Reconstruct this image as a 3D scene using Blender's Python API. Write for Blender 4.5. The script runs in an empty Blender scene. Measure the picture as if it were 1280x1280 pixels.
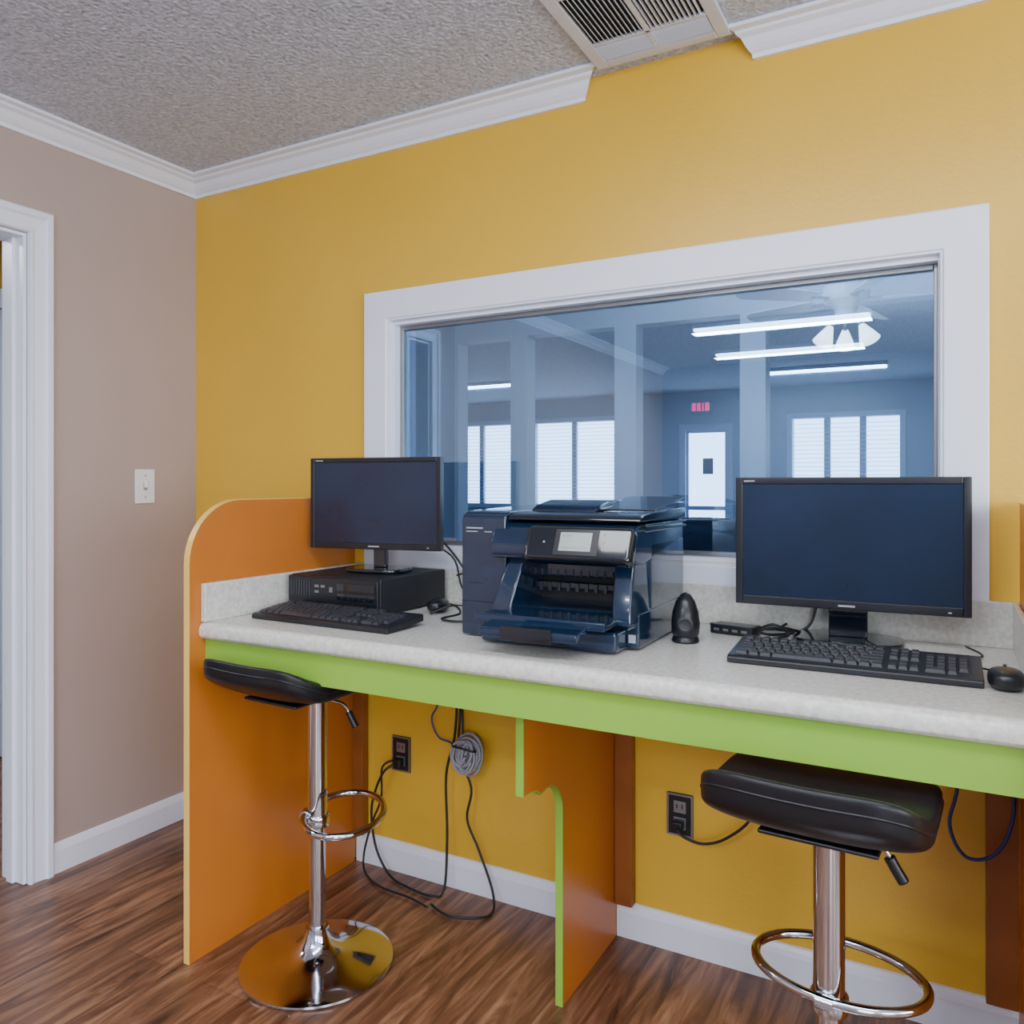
import bpy, bmesh, math, random
from mathutils import Vector, Matrix, Euler
random.seed(4)
SC = bpy.context.scene
COL = SC.collection

# ---------------------------------------------------------------- materials
def nodes(m):
    m.use_nodes = True
    nt = m.node_tree
    return nt, nt.nodes['Principled BSDF']

def mat(name, col, rough=0.5, metal=0.0, var=0.0, vscale=8.0, bump=0.0, bscale=80.0, bdist=0.002,
        coat=0.0, emit=None, estr=0.0, spec=0.5, col2=None, detail=3.0):
    m = bpy.data.materials.new(name)
    nt, b = nodes(m)
    b.inputs['Base Color'].default_value = (*col, 1)
    b.inputs['Roughness'].default_value = rough
    b.inputs['Metallic'].default_value = metal
    b.inputs['Coat Weight'].default_value = coat
    b.inputs['Specular IOR Level'].default_value = spec
    if emit:
        b.inputs['Emission Color'].default_value = (*emit, 1)
        b.inputs['Emission Strength'].default_value = estr
    tc = nt.nodes.new('ShaderNodeTexCoord')
    n = nt.nodes.new('ShaderNodeTexNoise')
    n.inputs['Scale'].default_value = vscale
    n.inputs['Detail'].default_value = detail
    nt.links.new(tc.outputs['Object'], n.inputs['Vector'])
    r = nt.nodes.new('ShaderNodeValToRGB')
    c2 = col2 if col2 else tuple(max(0, c * (1 - var)) for c in col)
    r.color_ramp.elements[0].position = 0.35
    r.color_ramp.elements[1].position = 0.65
    r.color_ramp.elements[0].color = (*c2, 1)
    r.color_ramp.elements[1].color = (*col, 1)
    nt.links.new(n.outputs['Fac'], r.inputs['Fac'])
    nt.links.new(r.outputs['Color'], b.inputs['Base Color'])
    if bump > 0:
        n2 = nt.nodes.new('ShaderNodeTexNoise')
        n2.inputs['Scale'].default_value = bscale
        n2.inputs['Detail'].default_value = 3
        nt.links.new(tc.outputs['Object'], n2.inputs['Vector'])
        bp = nt.nodes.new('ShaderNodeBump')
        bp.inputs['Strength'].default_value = bump
        bp.inputs['Distance'].default_value = bdist
        nt.links.new(n2.outputs['Fac'], bp.inputs['Height'])
        nt.links.new(bp.outputs['Normal'], b.inputs['Normal'])
    return m

M = {}
M['yellow'] = mat('yellow_paint', (0.76, 0.455, 0.040), 0.34, var=0.05, vscale=2, bump=0.35, bscale=60, bdist=0.002)
M['beige'] = mat('beige_paint', (0.46, 0.36, 0.325), 0.5, var=0.04, vscale=2, bump=0.22, bscale=60, bdist=0.002)
M['ceil'] = mat('popcorn_ceiling', (0.66, 0.72, 0.86), 0.9, var=0.34, vscale=90, bump=1.0, bscale=80, bdist=0.011)
M['white'] = mat('white_trim_paint', (0.84, 0.88, 1.0), 0.3, var=0.02, vscale=3)
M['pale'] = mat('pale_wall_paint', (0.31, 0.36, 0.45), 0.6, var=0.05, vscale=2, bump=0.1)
M['part'] = mat('partition_paint', (0.74, 0.79, 0.88), 0.45, var=0.03, vscale=2)
M['orange'] = mat('orange_laminate', (0.54, 0.165, 0.020), 0.33, var=0.10, vscale=3)
M['orange_dk'] = mat('dark_orange_wood', (0.33, 0.10, 0.02), 0.45, var=0.25, vscale=6)
M['edge_y'] = mat('amber_edge_band', (0.88, 0.55, 0.13), 0.35, var=0.04)
M['green'] = mat('green_laminate', (0.25, 0.47, 0.050), 0.4, var=0.07, vscale=4)
M['counter'] = mat('speckled_laminate', (0.70, 0.69, 0.64), 0.26, vscale=90, col2=(0.56, 0.545, 0.50), detail=10)
M['black'] = mat('black_plastic', (0.010, 0.011, 0.016), 0.30, var=0.2)
M['blackm'] = mat('matte_black_plastic', (0.016, 0.017, 0.022), 0.5, var=0.2, bump=0.1, bscale=300, bdist=0.0005)
M['key'] = mat('keycap_plastic', (0.030, 0.032, 0.040), 0.45, var=0.1)
M['gloss'] = mat('piano_black', (0.005, 0.008, 0.014), 0.08, coat=0.6, var=0.1)
M['screen'] = mat('lcd_glass', (0.006, 0.019, 0.055), 0.12, var=0.5, vscale=2.5, spec=0.6)  # bluish reflection on the dark screens is put into the base colour
M['printer'] = mat('printer_shell', (0.006, 0.019, 0.048), 0.13, coat=0.6, var=0.15)
M['printer2'] = mat('printer_inner', (0.004, 0.005, 0.008), 0.5, var=0.2)
M['lcd'] = mat('lcd_lit', (0.34, 0.38, 0.38), 0.25, var=0.1, emit=(0.7, 0.8, 0.8), estr=0.05)
M['label'] = mat('grey_print', (0.38, 0.41, 0.47), 0.5, var=0.05)
M['chrome'] = mat('chrome', (0.62, 0.65, 0.72), 0.09, metal=1.0, var=0.02)
M['leather'] = mat('black_vinyl', (0.010, 0.010, 0.013), 0.36, var=0.2, vscale=12, bump=0.25, bscale=220, bdist=0.001, spec=0.35)
M['steel'] = mat('brushed_plate', (0.30, 0.31, 0.33), 0.35, metal=0.8, var=0.1)
M['grey'] = mat('grey_cable', (0.34, 0.35, 0.41), 0.5, var=0.2)
M['cable'] = mat('black_cable', (0.012, 0.012, 0.014), 0.45, var=0.2)
M['blue'] = mat('blue_cable', (0.02, 0.05, 0.22), 0.45, var=0.1)
M['vent'] = mat('vent_white_metal', (0.66, 0.71, 0.83), 0.4, var=0.04)
M['dark'] = mat('duct_shade', (0.012, 0.012, 0.014), 0.9, var=0.2)  # near-black tone standing for the shade inside the vent
M['doorp'] = mat('door_paint', (0.50, 0.58, 0.74), 0.4, var=0.04)
M['ivory'] = mat('switch_ivory', (0.85, 0.86, 0.86), 0.3, var=0.02)
M['tube'] = mat('fluorescent_lens', (0.9, 0.95, 1), 0.4, emit=(0.90, 0.96, 1.0), estr=16.0)
M['bulb'] = mat('frosted_shade', (0.95, 0.9, 0.8), 0.4, emit=(1.0, 0.84, 0.66), estr=7.0)
M['exit'] = mat('exit_red', (0.7, 0.02, 0.05), 0.4, emit=(1.0, 0.03, 0.12), estr=3.0)
M['blind'] = mat('blind_slat', (0.80, 0.85, 0.92), 0.5, var=0.03)
M['fanwood'] = mat('fan_blade_white', (0.90, 0.90, 0.92), 0.4, var=0.05)

def wood():
    m = bpy.data.materials.new('wood_plank_floor')
    nt, b = nodes(m)
    L = nt.links
    tc = nt.nodes.new('ShaderNodeTexCoord')
    mp = nt.nodes.new('ShaderNodeMapping'); mp.inputs['Rotation'].default_value = (0, 0, math.radians(90))
    L.new(tc.outputs['Object'], mp.inputs['Vector'])
    br = nt.nodes.new('ShaderNodeTexBrick')
    br.inputs['Scale'].default_value = 1.0
    br.inputs['Brick Width'].default_value = 1.15
    br.inputs['Row Height'].default_value = 0.150
    br.inputs['Mortar Size'].default_value = 0.0010
    br.inputs['Mortar Smooth'].default_value = 0.3
    br.inputs['Color1'].default_value = (0.66, 0.66, 0.66, 1)
    br.inputs['Color2'].default_value = (1, 1, 1, 1)
    br.inputs['Mortar'].default_value = (0.40, 0.40, 0.40, 1)
    br.offset = 0.37
    L.new(mp.outputs['Vector'], br.inputs['Vector'])
    mg = nt.nodes.new('ShaderNodeMapping'); mg.inputs['Scale'].default_value = (13, 1.3, 1)
    L.new(tc.outputs['Object'], mg.inputs['Vector'])
    ng = nt.nodes.new('ShaderNodeTexNoise'); ng.inputs['Scale'].default_value = 1.5
    ng.inputs['Detail'].default_value = 9; ng.inputs['Distortion'].default_value = 1.5
    ng.inputs['Roughness'].default_value = 0.62
    L.new(mg.outputs['Vector'], ng.inputs['Vector'])
    rp = nt.nodes.new('ShaderNodeValToRGB')
    e = rp.color_ramp.elements
    e[0].position = 0.33; e[0].color = (0.060, 0.022, 0.011, 1)
    e[1].position = 0.70; e[1].color = (0.46, 0.24, 0.13, 1)
    k = e.new(0.5); k.color = (0.205, 0.088, 0.044, 1)
    L.new(ng.outputs['Fac'], rp.inputs['Fac'])
    mx = nt.nodes.new('ShaderNodeMix'); mx.data_type = 'RGBA'; mx.blend_type = 'MULTIPLY'
    mx.inputs['Factor'].default_value = 0.8
    L.new(rp.outputs['Color'], mx.inputs['A']); L.new(br.outputs['Color'], mx.inputs['B'])
    L.new(mx.outputs['Result'], b.inputs['Base Color'])
    b.inputs['Roughness'].default_value = 0.34
    bp = nt.nodes.new('ShaderNodeBump'); bp.inputs['Strength'].default_value = 0.15; bp.inputs['Distance'].default_value = 0.002
    L.new(ng.outputs['Fac'], bp.inputs['Height']); L.new(bp.outputs['Normal'], b.inputs['Normal'])
    return m
M['wood'] = wood()

def glass():
    m = bpy.data.materials.new('tinted_window_glass')
    m.use_nodes = True
    nt = m.node_tree; nt.nodes.clear()
    o = nt.nodes.new('ShaderNodeOutputMaterial')
    t = nt.nodes.new('ShaderNodeBsdfTransparent'); t.inputs['Color'].default_value = (0.60, 0.77, 0.97, 1)
    g = nt.nodes.new('ShaderNodeBsdfGlossy'); g.inputs['Roughness'].default_value = 0.008
    g.inputs['Color'].default_value = (0.66, 0.85, 1, 1)
    mx = nt.nodes.new('ShaderNodeMixShader')
    fr = nt.nodes.new('ShaderNodeFresnel'); fr.inputs['IOR'].default_value = 1.6
    ad = nt.nodes.new('ShaderNodeMath'); ad.operation = 'ADD'; ad.inputs[1].default_value = 0.12
    nt.links.new(fr.outputs[0], ad.inputs[0])
    nt.links.new(ad.outputs[0], mx.inputs[0]); nt.links.new(t.outputs[0], mx.inputs[1]); nt.links.new(g.outputs[0], mx.inputs[2])
    nt.links.new(mx.outputs[0], o.inputs[0])
    return m
M['glass'] = glass()

# ---------------------------------------------------------------- mesh helpers
def finish(name, bm, m, parent=None, loc=(0, 0, 0), rot=(0, 0, 0), smooth=False, bevel=0.0, seg=2, subsurf=0):
    bmesh.ops.recalc_face_normals(bm, faces=bm.faces[:])
    me = bpy.data.meshes.new(name)
    bm.to_mesh(me); bm.free()
    if smooth:
        for p in me.polygons: p.use_smooth = True
    ob = bpy.data.objects.new(name, me)
    COL.objects.link(ob)
    me.materials.append(M[m] if isinstance(m, str) else m)
    ob.location = loc; ob.rotation_euler = rot
    if parent: ob.parent = parent
    if bevel > 0:
        md = ob.modifiers.new('bevel', 'BEVEL'); md.width = bevel; md.segments = seg; md.limit_method = 'ANGLE'
        md.angle_limit = math.radians(35)
        for p in me.polygons: p.use_smooth = True
        ws = ob.modifiers.new('wn', 'WEIGHTED_NORMAL'); ws.keep_sharp = True
    return ob

def addbox(bm, lo, hi):
    x0, y0, z0 = lo; x1, y1, z1 = hi
    v = [bm.verts.new(c) for c in ((x0,y0,z0),(x1,y0,z0),(x1,y1,z0),(x0,y1,z0),(x0,y0,z1),(x1,y0,z1),(x1,y1,z1),(x0,y1,z1))]
    for f in ((0,3,2,1),(4,5,6,7),(0,1,5,4),(1,2,6,5),(2,3,7,6),(3,0,4,7)):
        bm.faces.new([v[i] for i in f])
    return v

def box(name, lo, hi, m, parent=None, bevel=0.0, **k):
    bm = bmesh.new(); addbox(bm, lo, hi)
    return finish(name, bm, m, parent, bevel=bevel, **k)

def boxes(name, lst, m, parent=None, bevel=0.0, **k):
    bm = bmesh.new()
    for lo, hi in lst: addbox(bm, lo, hi)
    return finish(name, bm, m, parent, bevel=bevel, **k)

def prism(name, pts, axis, a0, a1, m, parent=None, bevel=0.0, **k):
    bm = bmesh.new()
    def P(p, a):
        return (a, p[0], p[1]) if axis == 'x' else ((p[0], a, p[1]) if axis == 'y' else (p[0], p[1], a))
    A = [bm.verts.new(P(p, a0)) for p in pts]; B = [bm.verts.new(P(p, a1)) for p in pts]
    bm.faces.new(A); bm.faces.new(B[::-1])
    n = len(pts)
    for i in range(n):
        bm.faces.new((A[i], B[i], B[(i+1) % n], A[(i+1) % n]))
    return finish(name, bm, m, parent, bevel=bevel, **k)

def frame_sweep(name, corners, prof, m, parent, to3, closed=True):
    bm = bmesh.new(); n = len(corners)
    C = [Vector(c) for c in corners]
    rings = []
    for i in range(n):
        c = C[i]
        dirs = []
        if closed or i > 0: d = (c-C[(i-1) % n]).normalized(); dirs.append(Vector((-d.y, d.x)))
        if closed or i < n-1: d = (C[(i+1) % n]-c).normalized(); dirs.append(Vector((-d.y, d.x)))
        if len(dirs) == 2: k = (dirs[0]+dirs[1])
        else: k = dirs[0]
        rings.append([bm.verts.new(to3(c.x+k.x*o, c.y+k.y*o, d)) for o, d in prof])
    p = len(prof)
    for i in range(n if closed else n-1):
        A, B = rings[i], rings[(i+1) % n]
        for k in range(p):
            bm.faces.new((A[k], A[(k+1) % p], B[(k+1) % p], B[k]))
    if not closed:
        bm.faces.new(rings[0]); bm.faces.new(rings[-1][::-1])
    return finish(name, bm, m, parent)

def lathe(name, prof, m, parent=None, n=48, loc=(0, 0, 0), rot=(0, 0, 0)):
    bm = bmesh.new()
    rings = []
    for r, z in prof:
        if r < 1e-5: rings.append([bm.verts.new((0, 0, z))])
        else: rings.append([bm.verts.new((r*math.cos(2*math.pi*i/n), r*math.sin(2*math.pi*i/n), z)) for i in range(n)])
    for a, b in zip(rings[:-1], rings[1:]):
        for i in range(n):
            j = (i+1) % n
            if len(a) == 1 and len(b) == 1: continue
            if len(a) == 1: bm.faces.new((a[0], b[i], b[j]))
            elif len(b) == 1: bm.faces.new((a[i], a[j], b[0]))
            else: bm.faces.new((a[i], a[j], b[j], b[i]))
    if len(rings[0]) > 1: bm.faces.new(rings[0][::-1])
    if len(rings[-1]) > 1: bm.faces.new(rings[-1])
    ob = finish(name, bm, m, parent, loc=loc, rot=rot, smooth=True)
    md = ob.modifiers.new('es', 'EDGE_SPLIT'); md.split_angle = math.radians(40)
    return ob

def tube(name, pts, r, m, parent=None, closed=False, n=10, sub=6):
    P = [Vector(p) for p in pts]
    S = []
    cnt = len(P)
    rng = range(cnt) if closed else range(cnt-1)
    for i in rng:
        if closed: p0, p1, p2, p3 = P[(i-1) % cnt], P[i], P[(i+1) % cnt], P[(i+2) % cnt]
        else: p0, p1, p2, p3 = P[max(i-1, 0)], P[i], P[i+1], P[min(i+2, cnt-1)]
        for s in range(sub):
            t = s/sub
            S.append(0.5*((2*p1)+(-p0+p2)*t+(2*p0-5*p1+4*p2-p3)*t*t+(-p0+3*p1-3*p2+p3)*t**3))
    if not closed: S.append(P[-1])
    bm = bmesh.new(); rings = []
    N = len(S); up = Vector((0.13, 0.21, 0.97)).normalized()
    prev = None
    for i in range(N):
        if closed: d = S[(i+1) % N]-S[(i-1) % N]
        else: d = S[min(i+1, N-1)]-S[max(i-1, 0)]
        if d.length < 1e-9: d = Vector((0, 0, 1))
        d.normalize()
        a = (prev if prev is not None else up)
        a = a - d*a.dot(d)
        if a.length < 1e-4: a = d.orthogonal()
        a.normalize(); prev = a
        b = d.cross(a)
        rings.append([bm.verts.new(S[i]+a*r*math.cos(2*math.pi*k/n)+b*r*math.sin(2*math.pi*k/n)) for k in range(n)])
    for i in range(N if closed else N-1):
        A, B = rings[i], rings[(i+1) % N]
        for k in range(n):
            bm.faces.new((A[k], A[(k+1) % n], B[(k+1) % n], B[k]))
    if not closed:
        bm.faces.new(rings[0][::-1]); bm.faces.new(rings[-1])
    return finish(name, bm, m, parent, smooth=True)

def superbox(name, size, m, parent=None, loc=(0, 0, 0), rot=(0, 0, 0), n=5.0, cuts=14, fn=None):
    bm = bmesh.new()
    bmesh.ops.create_cube(bm, size=2.0)
    bmesh.ops.subdivide_edges(bm, edges=bm.edges[:], cuts=cuts, use_grid_fill=True)
    for v in bm.verts:
        x, y, z = v.co
        mx = max(abs(x), abs(y), abs(z))
        k = mx/((abs(x)**n+abs(y)**n+abs(z)**n)**(1/n))
        x, y, z = x*k, y*k, z*k
        X, Y, Z = x*size[0]/2, y*size[1]/2, z*size[2]/2
        if fn: X, Y, Z = fn(X, Y, Z, x, y, z)
        v.co = (X, Y, Z)
    return finish(name, bm, m, parent, loc=loc, rot=rot, smooth=True)

def empty(name, loc=(0, 0, 0), rot=(0, 0, 0)):
    e = bpy.data.objects.new(name, None); COL.objects.link(e)
    e.location = loc; e.rotation_euler = rot; e.empty_display_size = 0.1
    return e

def wall(name, axis, p0, p1, a0, a1, z0, z1, openings, m):
    A = sorted(set([a0, a1]+[o[0] for o in openings]+[o[1] for o in openings]))
    bm = bmesh.new()
    for i in range(len(A)-1):
        lo, hi = A[i], A[i+1]; c = (lo+hi)/2
        zs = [(z0, z1)]
        for o in openings:
            if o[0] < c < o[1]:
                nz = []
                for s, e in zs:
                    if o[2] > s: nz.append((s, o[2]))
                    if o[3] < e: nz.append((o[3], e))
                zs = nz
        for s, e in zs:
            if axis == 'y': addbox(bm, (lo, p0, s), (hi, p1, e))
            else: addbox(bm, (p0, lo, s), (p1, hi, e))
    return finish(name, bm, m)

H = 2.44
# ---------------------------------------------------------------- shell
box('floor', (-5, -5.72, -0.1), (6, 7.92, 0), 'wood')
box('ceiling', (-5, -5.72, H), (6, 7.92, H+0.1), 'ceil')
WX0, WX1, WZ0, WZ1 = 0.945, 2.556, 1.062, 1.808
wall('wall_back', 'y', 0, 0.12, -2.6, 5.2, 0, H, [(WX0, WX1, WZ0, WZ1)], 'yellow')
wall('wall_left', 'x', -0.12, 0, -5.6, 0, 0, H, [(-1.50, -0.648, 0, 2.068)], 'beige')
wall('wall_front', 'y', -5.72, -5.6, -2.6, 5.2, 0, H, [(3.7, 5.0, 0.8, 2.1)], 'pale')
wall('wall_right', 'x', 5.2, 5.32, -5.72, 0.12, 0, H, [(-4.2, -2.8, 0.8, 2.1), (-2.2, -0.8, 0.8, 2.1)], 'beige')
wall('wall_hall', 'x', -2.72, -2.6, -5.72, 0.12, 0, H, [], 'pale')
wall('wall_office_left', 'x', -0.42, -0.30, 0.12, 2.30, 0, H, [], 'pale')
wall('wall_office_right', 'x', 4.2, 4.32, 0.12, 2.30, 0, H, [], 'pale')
wall('wall_partition', 'y', 2.30, 2.42, -5, 6, 0, H,
     [(-0.27, 0.121, 0.75, 2.20), (0.236, 0.823, 0.75, 2.20), (0.957, 1.554, 0.75, 2.20), (1.69, 2.62, 0.75, 2.20), (2.75, 3.6, 0.75, 2.2)], 'part')
far_open = [(-3.94, -2.9, 1.0, 2.12), (-2.55, -1.35, 1.0, 2.12), (-0.39, 0.12, 0.0, 1.95), (0.90, 2.05, 1.0, 2.05), (3.0, 4.2, 1.0, 2.1)]
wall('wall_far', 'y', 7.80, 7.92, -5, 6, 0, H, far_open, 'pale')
wall('wall_lobby_left', 'x', -5.12, -5.0, 2.42, 7.92, 0, H, [], 'pale')
wall('wall_lobby_right', 'x', 6.0, 6.12, 2.42, 7.92, 0, H, [], 'pale')

# ---------------------------------------------------------------- trim
def crown(name, axis, s, e, ms=0.0, me_=0.0):
    prof = [(0, 2.374), (0.010, 2.374), (0.012, 2.385), (0.020, 2.390), (0.030, 2.400), (0.042, 2.416), (0.056, 2.422), (0.060, 2.428), (0.080, 2.430), (0.080, 2.4395), (0, 2.4395)]
    bm = bmesh.new()
    def P(d, z, a): return (a, -d, z) if axis == 'x' else (d, a, z)
    A = [bm.verts.new(P(d, z, s+ms*d)) for d, z in prof]
    B = [bm.verts.new(P(d, z, e+me_*d)) for d, z in prof]
    bm.faces.new(A); bm.faces.new(B[::-1])
    n = len(prof)
    for i in range(n): bm.faces.new((A[i], B[i], B[(i+1) % n], A[(i+1) % n]))
    return finish(name, bm, 'white')
crown('trim_crown_1', 'x', 0.0, 1.640, 1.0, 0.85)
crown('trim_crown_2', 'x', 2.126, 5.2, -0.7, 0)
crown('trim_crown_3', 'y', -5.6, 0.0, 0, -1.0)

def bb(name, axis, s, e, wallpos=0.0):
    prof = [(0, 0), (0.015, 0), (0.015, 0.072), (0.011, 0.084), (0.006, 0.094), (0, 0.096)]
    if axis == 'x': return prism(name, [(-d+wallpos, z) for d, z in prof], 'x', s, e, 'white')
    return prism(name, [(d+wallpos, z) for d, z in prof], 'y', s, e, 'white')
bb('baseboard_back_1', 'x', 0.016, 0.789)
bb('baseboard_back_2', 'x', 0.809, 1.726)
bb('baseboard_back_3', 'x', 1.746, 2.704)
bb('baseboard_back_4', 'x', 2.724, 5.19)
bb('baseboard_left', 'y', -0.571, 0.0)

d1 = empty('door_1')
cprof = [(0, 0.0), (0, 0.020), (0.006, 0.026), (0.022, 0.026), (0.028, 0.018), (0.060, 0.014), (0.066, 0.018), (0.072, 0.018), (0.075, 0.012), (0.075, 0.0)]
frame_sweep('casing', [(-0.573, 0.0), (-0.573, 2.143), (-1.575, 2.143), (-1.575, 0.0)], cprof, 'white', d1, lambda u, v, d: (d+0.0003, u, v), closed=False)
boxes('jamb', [((-0.119, -0.660, 0.001), (-0.001, -0.6485, 2.067)), ((-0.119, -1.4995, 0.001), (-0.001, -1.488, 2.067)), ((-0.119, -1.488, 2.055), (-0.001, -0.660, 2.067)),
               ((-0.075, -0.672, 0.001), (-0.04, -0.660, 2.055))], 'white', d1, bevel=0.002)
d2 = empty('door_2')
box('slab', (-1.85, -0.03, 0.01), (-0.95, -0.004, 2.08), 'doorp', d2, bevel=0.003)
boxes('casing', [((-1.95, -0.02, 0), (-1.86, -0.001, 2.18)), ((-0.94, -0.02, 0), (-0.85, -0.001, 2.18)), ((-1.86, -0.02, 2.09), (-0.94, -0.001, 2.18))], 'white', d2, bevel=0.003)
boxes('panels', [((-1.72, -0.038, 0.25), (-1.45, -0.030, 0.95)), ((-1.35, -0.038, 0.25), (-1.08, -0.030, 0.95)), ((-1.72, -0.038, 1.1), (-1.45, -0.030, 1.95)), ((-1.35, -0.038, 1.1), (-1.08, -0.030, 1.95))], 'doorp', d2, bevel=0.004)

# interior window
w1 = empty('window_1')
o0, o1, oz0, oz1 = 0.846, 2.647, 1.006, 1.907
wprof = [(0, 0.0), (0, 0.020), (0.004, 0.022), (0.090, 0.022), (0.094, 0.018), (0.098, 0.018), (0.100, 0.012), (0.100, 0.0)]
frame_sweep('casing', [(o1, oz0-0.045), (o1, oz1), (o0, oz1), (o0, oz0-0.045)], wprof, 'white', w1, lambda u, v, d: (u, -d-0.0003, v), closed=True)
boxes('jamb', [((WX0, 0.001, WZ0), (WX0+0.012, 0.119, WZ1)), ((WX1-0.012, 0.001, WZ0), (WX1, 0.119, WZ1)), ((WX0+0.012, 0.001, WZ1-0.012), (WX1-0.012, 0.119, WZ1)), ((WX0+0.012, 0.001, WZ0), (WX1-0.012, 0.119, WZ0+0.012))], 'white', w1)
boxes('glazing_bead', [((WX0+0.012, 0.03, WZ0+0.012), (WX0+0.026, 0.055, WZ1-0.012)), ((WX1-0.022, 0.03, WZ0+0.012), (WX1-0.012, 0.055, WZ1-0.012)), ((WX0+0.026, 0.03, WZ1-0.026), (WX1-0.022, 0.055, WZ1-0.012)), ((WX0+0.026, 0.03, WZ0+0.012), (WX1-0.022, 0.055, WZ0+0.024))], 'steel', w1, bevel=0.002)
box('glass_pane', (WX0+0.026, 0.040, WZ0+0.024), (WX1-0.022, 0.044, WZ1-0.026), 'glass', w1)

ls = empty('light_switch', (0.0, -0.228, 1.262))
box('plate', (0.0005, -0.040, -0.062), (0.007, 0.040, 0.062), 'ivory', ls, bevel=0.003)
box('toggle', (0.007, -0.006, -0.004), (0.019, 0.006, 0.016), 'ivory', ls, bevel=0.002)
boxes('slot_and_screws', [((0.0068, -0.008, -0.014), (0.0078, 0.008, 0.014)), ((0.0068, -0.003, 0.036), (0.0078, 0.003, 0.042)), ((0.0068, -0.003, -0.042), (0.0078, 0.003, -0.036))], 'grey', ls)

# ceiling vent
vt = empty('ceiling_vent')
vx0, vx1, vy0, vy1 = 1.705, 2.075, -0.425, -0.05
boxes('frame', [((vx0, vy0, 2.428), (vx0+0.035, vy1, 2.4395)), ((vx1-0.035, vy0, 2.428), (vx1, vy1, 2.4395)), ((vx0+0.035, vy0, 2.428), (vx1-0.035, vy0+0.035, 2.4395)), ((vx0+0.035, vy1-0.035, 2.428), (vx1-0.035, vy1, 2.4395)),
                ((1.882, vy0+0.035, 2.428), (1.898, vy1-0.035, 2.437)), ((vx0+0.035, vy1-0.125, 2.428), (vx1-0.035, vy1-0.112, 2.437))], 'vent', vt, bevel=0.003)
box('duct_shade_plate', (vx0+0.03, vy0+0.03, 2.4375), (vx1-0.03, vy1-0.03, 2.4392), 'dark', vt)  # flat dark plate in place of the duct's shaded hollow
bm = bmesh.new()
def slat(bm, c, L, axis, tilt, w=0.014, th=0.0012):
    vs = addbox(bm, (-L/2, -w/2, -th/2), (L/2, w/2, th/2))
    R = Matrix.Rotation(tilt, 4, 'X')
    if axis == 'y': R = Matrix.Rotation(math.radians(90), 4, 'Z') @ R
    for v in vs: v.co = (R @ v.co)+Vector(c)
ylen = (vy1-0.125)-(vy0+0.035)
x = vx0+0.045
while x < 1.880:
    slat(bm, (x, vy0+0.035+ylen/2, 2.431), ylen, 'y', math.radians(45), w=0.010); x += 0.0125
x = 1.905
while x < vx1-0.038:
    slat(bm, (x, vy0+0.035+ylen/2, 2.431), ylen, 'y', math.radians(-75), w=0.009); x += 0.0125
y = vy1-0.106
while y < vy1-0.040:
    slat(bm, ((vx0+vx1)/2, y, 2.431), vx1-vx0-0.072, 'x', math.radians(-40), w=0.010); y += 0.012
finish('louvers', bm, 'vent', vt)

# ---------------------------------------------------------------- desk
CT = 0.900
desk = empty('computer_desk')
def arc(cx, cz, r, a0, a1, n=12):
    return [(cx+r*math.cos(math.radians(a0+(a1-a0)*i/n)), cz+r*math.sin(math.radians(a0+(a1-a0)*i/n))) for i in range(n+1)]
def end_panel(nm, x0, x1):
    pts = [(-0.023, 0.0), (-0.023, 1.225)] + arc(-0.52, 1.055, 0.17, 90, 180) + [(-0.69, 0.0)]
    prism(nm, pts, 'x', x0, x1, 'orange', desk)
    pts_o = [(-0.023, 1.2275)] + arc(-0.52, 1.055, 0.1725, 90, 180) + [(-0.6925, 0.0)]
    pts_i = [(-0.023, 1.2252)] + arc(-0.52, 1.055, 0.1702, 90, 180) + [(-0.6902, 0.0)]
    bm = bmesh.new()
    O0 = [bm.verts.new((x0-0.0008, p[0], p[1])) for p in pts_o]; O1 = [bm.verts.new((x1+0.0008, p[0], p[1])) for p in pts_o]
    I0 = [bm.verts.new((x0-0.0008, p[0], p[1])) for p in pts_i]; I1 = [bm.verts.new((x1+0.0008, p[0], p[1])) for p in pts_i]
    for i in range(len(pts_o)-1):
        bm.faces.new((O0[i], O0[i+1], O1[i+1], O1[i])); bm.faces.new((I0[i], I1[i], I1[i+1], I0[i+1]))
        bm.faces.new((O0[i], I0[i], I0[i+1], O0[i+1])); bm.faces.new((O1[i], O1[i+1], I1[i+1], I1[i]))
    finish(nm+'_edge_band', bm, 'edge_y', desk)
end_panel('end_panel_left', 0.790, 0.808)
end_panel('end_panel_right', 2.705, 2.723)
mp = [(-0.016, 0.0), (-0.016, 0.853), (-0.60, 0.853), (-0.60, 0.772), (-0.570, 0.772), (-0.570, 0.578), (-0.535, 0.578), (-0.505, 0.572)] + arc(-0.455, 0.475, 0.087, 110, 0, 12) + [(-0.368, 0.0)]
prism('middle_panel', mp, 'x', 1.727, 1.745, 'orange', desk)
eb = [(-0.570, 0.772), (-0.570, 0.578), (-0.535, 0.578), (-0.505, 0.572)] + arc(-0.455, 0.475, 0.087, 110, 0, 12) + [(-0.368, 0.0)]
bm = bmesh.new()
off = []
for i, p in enumerate(eb):
    a = Vector(eb[max(i-1, 0)]); c = Vector(eb[min(i+1, len(eb)-1)]); t = (c-a).normalized()
    nrm = Vector((-abs(t.y), 0)) if abs(t.y) > 0.9 else Vector((t.y, -t.x))
    off.append((p[0]+nrm.x*0.003, p[1]+nrm.y*0.003))
O0 = [bm.verts.new((1.7265, *p)) for p in off]; O1 = [bm.verts.new((1.7455, *p)) for p in off]
I0 = [bm.verts.new((1.7265, *p)) for p in eb]; I1 = [bm.verts.new((1.7455, *p)) for p in eb]
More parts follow.
